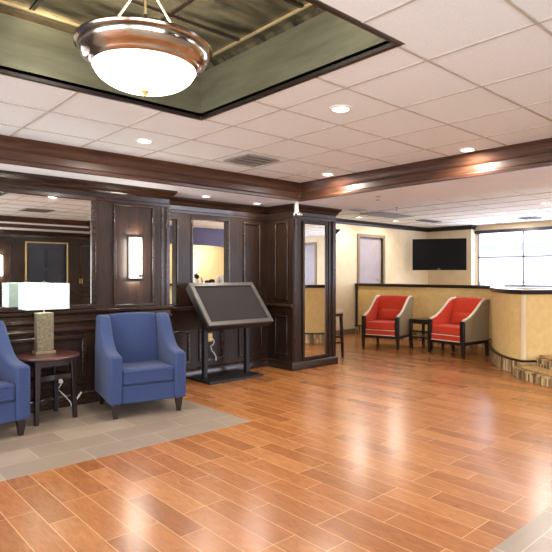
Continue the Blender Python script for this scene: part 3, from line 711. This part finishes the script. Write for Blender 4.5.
# ------------------------------------------------------------------ red chairs
def red_chair(label):
    t = thing('red_lounge_chair', label, 'armchair', group='pair of red lounge chairs')
    W = .36
    top = [(0.0, .575), (.08, .59), (.18, .62), (.28, .67), (.38, .74), (.47, .81), (.55, .87), (.62, .905), (.70, .915)]
    side = [(.0, .235)]+top+[(.76, .90), (.70, .235)]
    for s in (-1, 1):
        bm = bmesh.new(); prism(bm, [(max(y, .045), z) for y, z in side], 'x', s*W, s*(W-.03)); ar = obj('side_panel', bm, M['taupe'], t, bevel=.006)
        bm = bmesh.new(); prism(bm, [(max(y, .045), z-.006) for y, z in side[:-2]]+[(.66, .90), (.62, .235)], 'x', s*(W-.03), s*(W-.075)); obj('inner_arm', bm, M['red'], t, bevel=.008)
        bm = bmesh.new(); P3 = [(s*(W-.036), y, z+.004) for y, z in [(.03, .578)]+top[1:]+[(.755, .908)]]
        for j in range(len(P3)-1):
            pass
        tube(bm, P3, .021, 10); obj('arm_piping', bm, M['cream'], t, smooth=True)
        bm = bmesh.new(); box(bm, s*W-s*.075, s*W, 0, .05, .235, .575); obj('front_post', bm, M['esp'], t, bevel=.004)
    bm = bmesh.new(); xi = W-.075; n = 8
    rows = [(.40, .54, .66), (.6, .57, .70), (.78, .62, .74), (.90, .66, .76), (.925, .69, .75)]
    F_ = [[bm.verts.new((-xi+2*xi*i/n, y0-.02*math.sin(PI*i/n), z+(.012*math.sin(PI*i/n) if z > .85 else 0))) for i in range(n+1)] for z, y0, y1 in rows]
    G_ = [[bm.verts.new((-xi+2*xi*i/n, y1, z)) for i in range(n+1)] for z, y0, y1 in rows]
    for A in (F_, G_):
        for r0, r1 in zip(A, A[1:]):
            for i in range(n): bm.faces.new((r0[i], r0[i+1], r1[i+1], r1[i]))
    for i in range(n): bm.faces.new((F_[-1][i], F_[-1][i+1], G_[-1][i+1], G_[-1][i])); bm.faces.new((F_[0][i], F_[0][i+1], G_[0][i+1], G_[0][i]))
    for r0, r1, g0, g1 in zip(F_, F_[1:], G_, G_[1:]):
        bm.faces.new((r0[0], r1[0], g1[0], g0[0])); bm.faces.new((r0[n], r1[n], g1[n], g0[n]))
    obj('backrest', bm, M['red'], t, bevel=.012)
    B('rear_panel', -W+.01, W-.01, .70, .745, .235, .72, M['taupe'], t, bevel=.01)
    B('seat_cushion', -xi+.003, xi-.003, .01, .57, .335, .475, M['red'], t, bevel=.03, seg=4)
    ap = B('seat_apron', -xi, xi, .012, .60, .235, .33, M['red'], t, bevel=.006)
    bm = bmesh.new(); tube(bm, [(-xi, .01, .332), (xi, .01, .332)], .006, 8); tube(bm, [(-xi, .01, .24), (xi, .01, .24)], .007, 8); obj('apron_piping', bm, M['cream'], ap, smooth=True)
    bm = bmesh.new()
    nx, nz = 10, 6
    gf = []
    for sgn in (-1, 1):
        gf.append([[bm.verts.new((-.235+.47*i/nx, .49+.05*(j/nz)+sgn*.055*(math.sin(PI*i/nx)**.4 if 0 < i < nx else 0)*(math.sin(PI*j/nz)**.5 if 0 < j < nz else 0), .485+.20*j/nz)) for i in range(nx+1)] for j in range(nz+1)])
    for g in gf:
        for j in range(nz):
            for i in range(nx): bm.faces.new((g[j][i], g[j][i+1], g[j+1][i+1], g[j+1][i]))
    bmesh.ops.remove_doubles(bm, verts=bm.verts[:], dist=.0005)
    pi = thing('lumbar_pillow', None, None)
    C.objects.unlink(pi); bpy.data.objects.remove(pi)
    obj('lumbar_cushion', bm, M['red'], t, smooth=True)
    bm = bmesh.new()
    box(bm, -W, W, .0, .045, .185, .235); box(bm, -W, W, .66, .71, .185, .235)
    for s in (-1, 1): box(bm, min(s*W, s*(W-.045)), max(s*W, s*(W-.045)), .045, .66, .185, .235)
    obj('base_rail', bm, M['esp'], t, bevel=.003)
    for sx, sy in ((-1, 0), (1, 0), (-1, 1), (1, 1)):
        bm = bmesh.new(); taper(bm, sx*(W-.026), .026+sy*.655, 0, .19, .019, .026, 0, .015*sy); obj('leg', bm, M['esp'], t, bevel=.002)
    return t
r1 = red_chair('orange-red lounge chair left of the small dark table')
def place_front(o, fl, w, t_deg):
    # facing direction for t: front edge vector (sin t, -cos t)
    t_ = math.radians(t_deg); vx, vy = math.sin(t_), -math.cos(t_)
    o.location = (fl[0]+vx*w/2, fl[1]+vy*w/2, 0)
    o.rotation_euler = (0, 0, math.atan2(vy, vx))
place_front(r1, (7.56, 6.34), .72, 15)
r2 = copy_tree(r1); r2['label'] = 'orange-red lounge chair nearest the curved half wall'
place_front(r2, (7.86, 5.13), .72, -5)
# small dark table
ct = thing('small_side_table', 'small dark square table between the red lounge chairs', 'side table', (8.42, 5.5, 0), math.radians(2))
B('tabletop', -.23, .23, -.23, .23, .49, .525, M['esp'], ct, bevel=.004)
for sx in (-1, 1):
    for sy in (-1, 1): B('leg', sx*.205-.022, sx*.205+.022, sy*.205-.022, sy*.205+.022, 0, .49, M['esp'], ct, bevel=.002)
B('apron', -.22, .22, -.22, .22, .44, .49, M['esp'], ct)
B('shelf', -.22, .22, -.22, .22, .18, .21, M['esp'], ct)

# bar stool behind pier
bs = thing('bar_stool', 'dark bar stool with a cream seat just behind the pier', 'bar stool', (6.3, 6.0, 0))
bm = bmesh.new(); box(bm, -.19, .19, -.19, .19, .70, .775); obj('seat', bm, M['cushion'], bs, bevel=.025, seg=3)
bm = bmesh.new(); box(bm, -.18, .18, -.18, .18, .66, .70); obj('seat_frame', bm, M['esp'], bs)
for sx in (-1, 1):
    for sy in (-1, 1):
        bm = bmesh.new(); taper(bm, sx*.155, sy*.155, 0, .66, .016, .02, sx*.02, sy*.02); obj('leg', bm, M['esp'], bs)
bm = bmesh.new()
for s in (-1, 1): box(bm, -.16, .16, s*.165-.01, s*.165+.01, .22, .25); box(bm, s*.165-.01, s*.165+.01, -.16, .16, .3, .33)
obj('footrest', bm, M['esp'], bs)

# television
k_ = (439-299.27)/533.65; dtv = 12.9
tvp = (dtv*(SN+k_*CS), dtv*(CS-k_*SN))
tv = thing('television', 'wall-mounted flat black television above the half wall', 'television', (tvp[0], tvp[1], 1.815), -YAW-math.radians(20))
wt, ht = .635, .38
bm = bmesh.new(); box(bm, -wt, wt, 0, .07, -ht, ht); obj('casing', bm, M['tv'], tv, bevel=.01)
B('screen', -wt+.035, wt-.035, -.003, .001, -ht+.07, ht-.035, M['tv'], tv)
bm = bmesh.new(); box(bm, -.03, .03, -.004, 0, -ht+.02, -ht+.035); obj('badge', bm, M['ventg'], tv)
bm = bmesh.new(); box(bm, -.2, .2, .07, .1, -.15, .15); box(bm, -.03, .03, .1, .84, -.03, .03); obj('wall_bracket', bm, M['blackm'], tv)

# ------------------------------------------------------------------ ceiling fittings
def vent(u, v, z, sx, sy, label, m='ventg', rot=0):
    t = thing('ceiling_vent', label, 'air vent', (u, v, z))
    bm = bmesh.new()
    for a, b, c, d in ((-sx, sx, sy-.035, sy), (-sx, sx, -sy, -sy+.035), (-sx, -sx+.035, -sy+.035, sy-.035), (sx-.035, sx, -sy+.035, sy-.035)): box(bm, a, b, c, d, -.012, -.001)
    obj('vent_frame', bm, M[m], t)
    B('vent_core', -sx+.03, sx-.03, -sy+.03, sy-.03, -.004, -.001, M['vent'], t)
    bm = bmesh.new(); n = max(3, int(sy*2/.1))
    for i in range(1, n):
        y = -sy+2*sy*i/n; box(bm, -sx+.035, sx-.035, y-.006, y+.006, -.016, -.004)
    obj('louvre', bm, M[m], t)
vent(3.485, 4.42, H-.006, .21, .21, 'square ceiling vent near the panelled wall')
vent(3.3, .45, H-.006, .25, .25, 'square ceiling vent seen in the wall mirror')
vent(8.75, 6.65, H-.006, .55, .28, 'wide return grille in the lounge ceiling')
vent(7.6, 6.5, H-.006, .2, .12, 'small thin vent in the lounge ceiling near the pier')
vent(11.45, 4.9, H-.006, .2, .2, 'small dark vent in the lounge ceiling before the window', 'vent')
vent(10.4, 6.75, H-.006, .35, .12, 'narrow vent in the lounge ceiling before the television', 'vent')
def sprinkler(u, v, z, label):
    t = thing('sprinkler', label, 'sprinkler', (u, v, z))
    bm = bmesh.new(); lathe(bm, [(0, -.055), (.028, -.055), (.028, -.05), (.006, -.045), (.008, -.012), (.03, -.008), (.032, -.001), (0, -.001)], n=16); obj('sprinkler_head', bm, M['ventg'], t, smooth=True)
sprinkler(5.27, 4.15, SOF, 'small sprinkler head under the white soffit')
sprinkler(7.9, 5.8, H, 'small sprinkler head in the lounge ceiling')
sl = thing('security_camera', 'small white bracket camera hanging from the soffit at the pier corner', 'camera', (4.93, 5.27, SOF))
bm = bmesh.new(); box(bm, -.02, .02, -.02, .02, -.13, -.001); obj('bracket', bm, M['plastic'], sl, bevel=.004)
bm = bmesh.new(); bmesh.ops.create_uvsphere(bm, u_segments=20, v_segments=12, radius=.04, matrix=Matrix.Translation((.03, -.02, -.165))); obj('camera_globe', bm, M['nickel'], sl, smooth=True)
bm = bmesh.new(); tube(bm, [(0, 0, -.13), (-.045, .0, -.155), (-.045, 0, -.18)], .009); tube(bm, [(0, 0, -.13), (.03, 0, -.13)], .02); obj('camera_arm', bm, M['plastic'], sl, smooth=True)

# ------------------------------------------------------------------ breakfast counter
bc = thing('breakfast_counter', 'cream breakfast counter in the room behind the openings', 'counter', (5.4, 9.3, 0))
B('counter_body', -1.6, 1.8, -.3, .35, 0, 1.12, M['beige2'], bc); B('worktop', -1.65, 1.85, -.34, .38, 1.12, 1.16, M['esp'], bc, bevel=.005)
def dispenser(x, m, label, h=.2, r=.05):
    t = thing('drink_dispenser', label, 'dispenser', (x, 9.2, 1.16))
    bm = bmesh.new(); lathe(bm, [(0, 0), (r, 0), (r, h*.1), (r*.85, h*.15), (r*.85, h*.8), (r*.5, h*.92), (0, h)], n=20); obj('body', bm, m, t, smooth=True)
    bm = bmesh.new(); tube(bm, [(0, -r*.8, h*.3), (0, -r*1.5, h*.28)], .008); obj('tap', bm, M['blackm'], t)
dispenser(6.5, M['plastic'], 'white dispenser, rightmost on the breakfast counter', .19)
dispenser(6.38, M['plastic'], 'white dispenser second from the right on the breakfast counter', .15)
dispenser(6.22, M['blackm'], 'low black pot in the middle of the breakfast counter', .08, .07)
dispenser(6.1, M['blackm'], 'small black jar on the breakfast counter', .06, .05)
dispenser(5.98, M['plastic'], 'slim white jug left of the black jar on the counter', .12, .03)
pp = thing('potted_plant', 'small dark-leaved plant at the left end of the middle opening', 'plant', (5.86, 9.2, 1.16))
bm = bmesh.new(); lathe(bm, [(0, 0), (.04, 0), (.055, .08), (0, .08)], n=16); obj('pot', bm, M['plastic'], pp, smooth=True)
bm = bmesh.new()
for i in range(26):
    a = random.random()*2*PI; e = random.uniform(.1, 1.3); L_ = random.uniform(.06, .12)
    p0 = Vector((0, 0, .08)); p1 = p0+Vector((math.cos(a)*math.cos(e), math.sin(a)*math.cos(e), math.sin(e)+.3))*L_
    sd = Vector((-math.sin(a), math.cos(a), 0))*.022; mid = (p0+p1)/2
    vs = [bm.verts.new(p) for p in (p0, mid+sd, p1, mid-sd)]; bm.faces.new(vs)
obj('foliage', bm, M['leaf'], pp)
bx = thing('wall_notice', 'pale framed notice on the breakfast room wall', 'notice', (8.4, 13.6, 1.35))
B('notice_board', -.28, .28, -.03, -.002, -.25, .42, M['white'], bx)
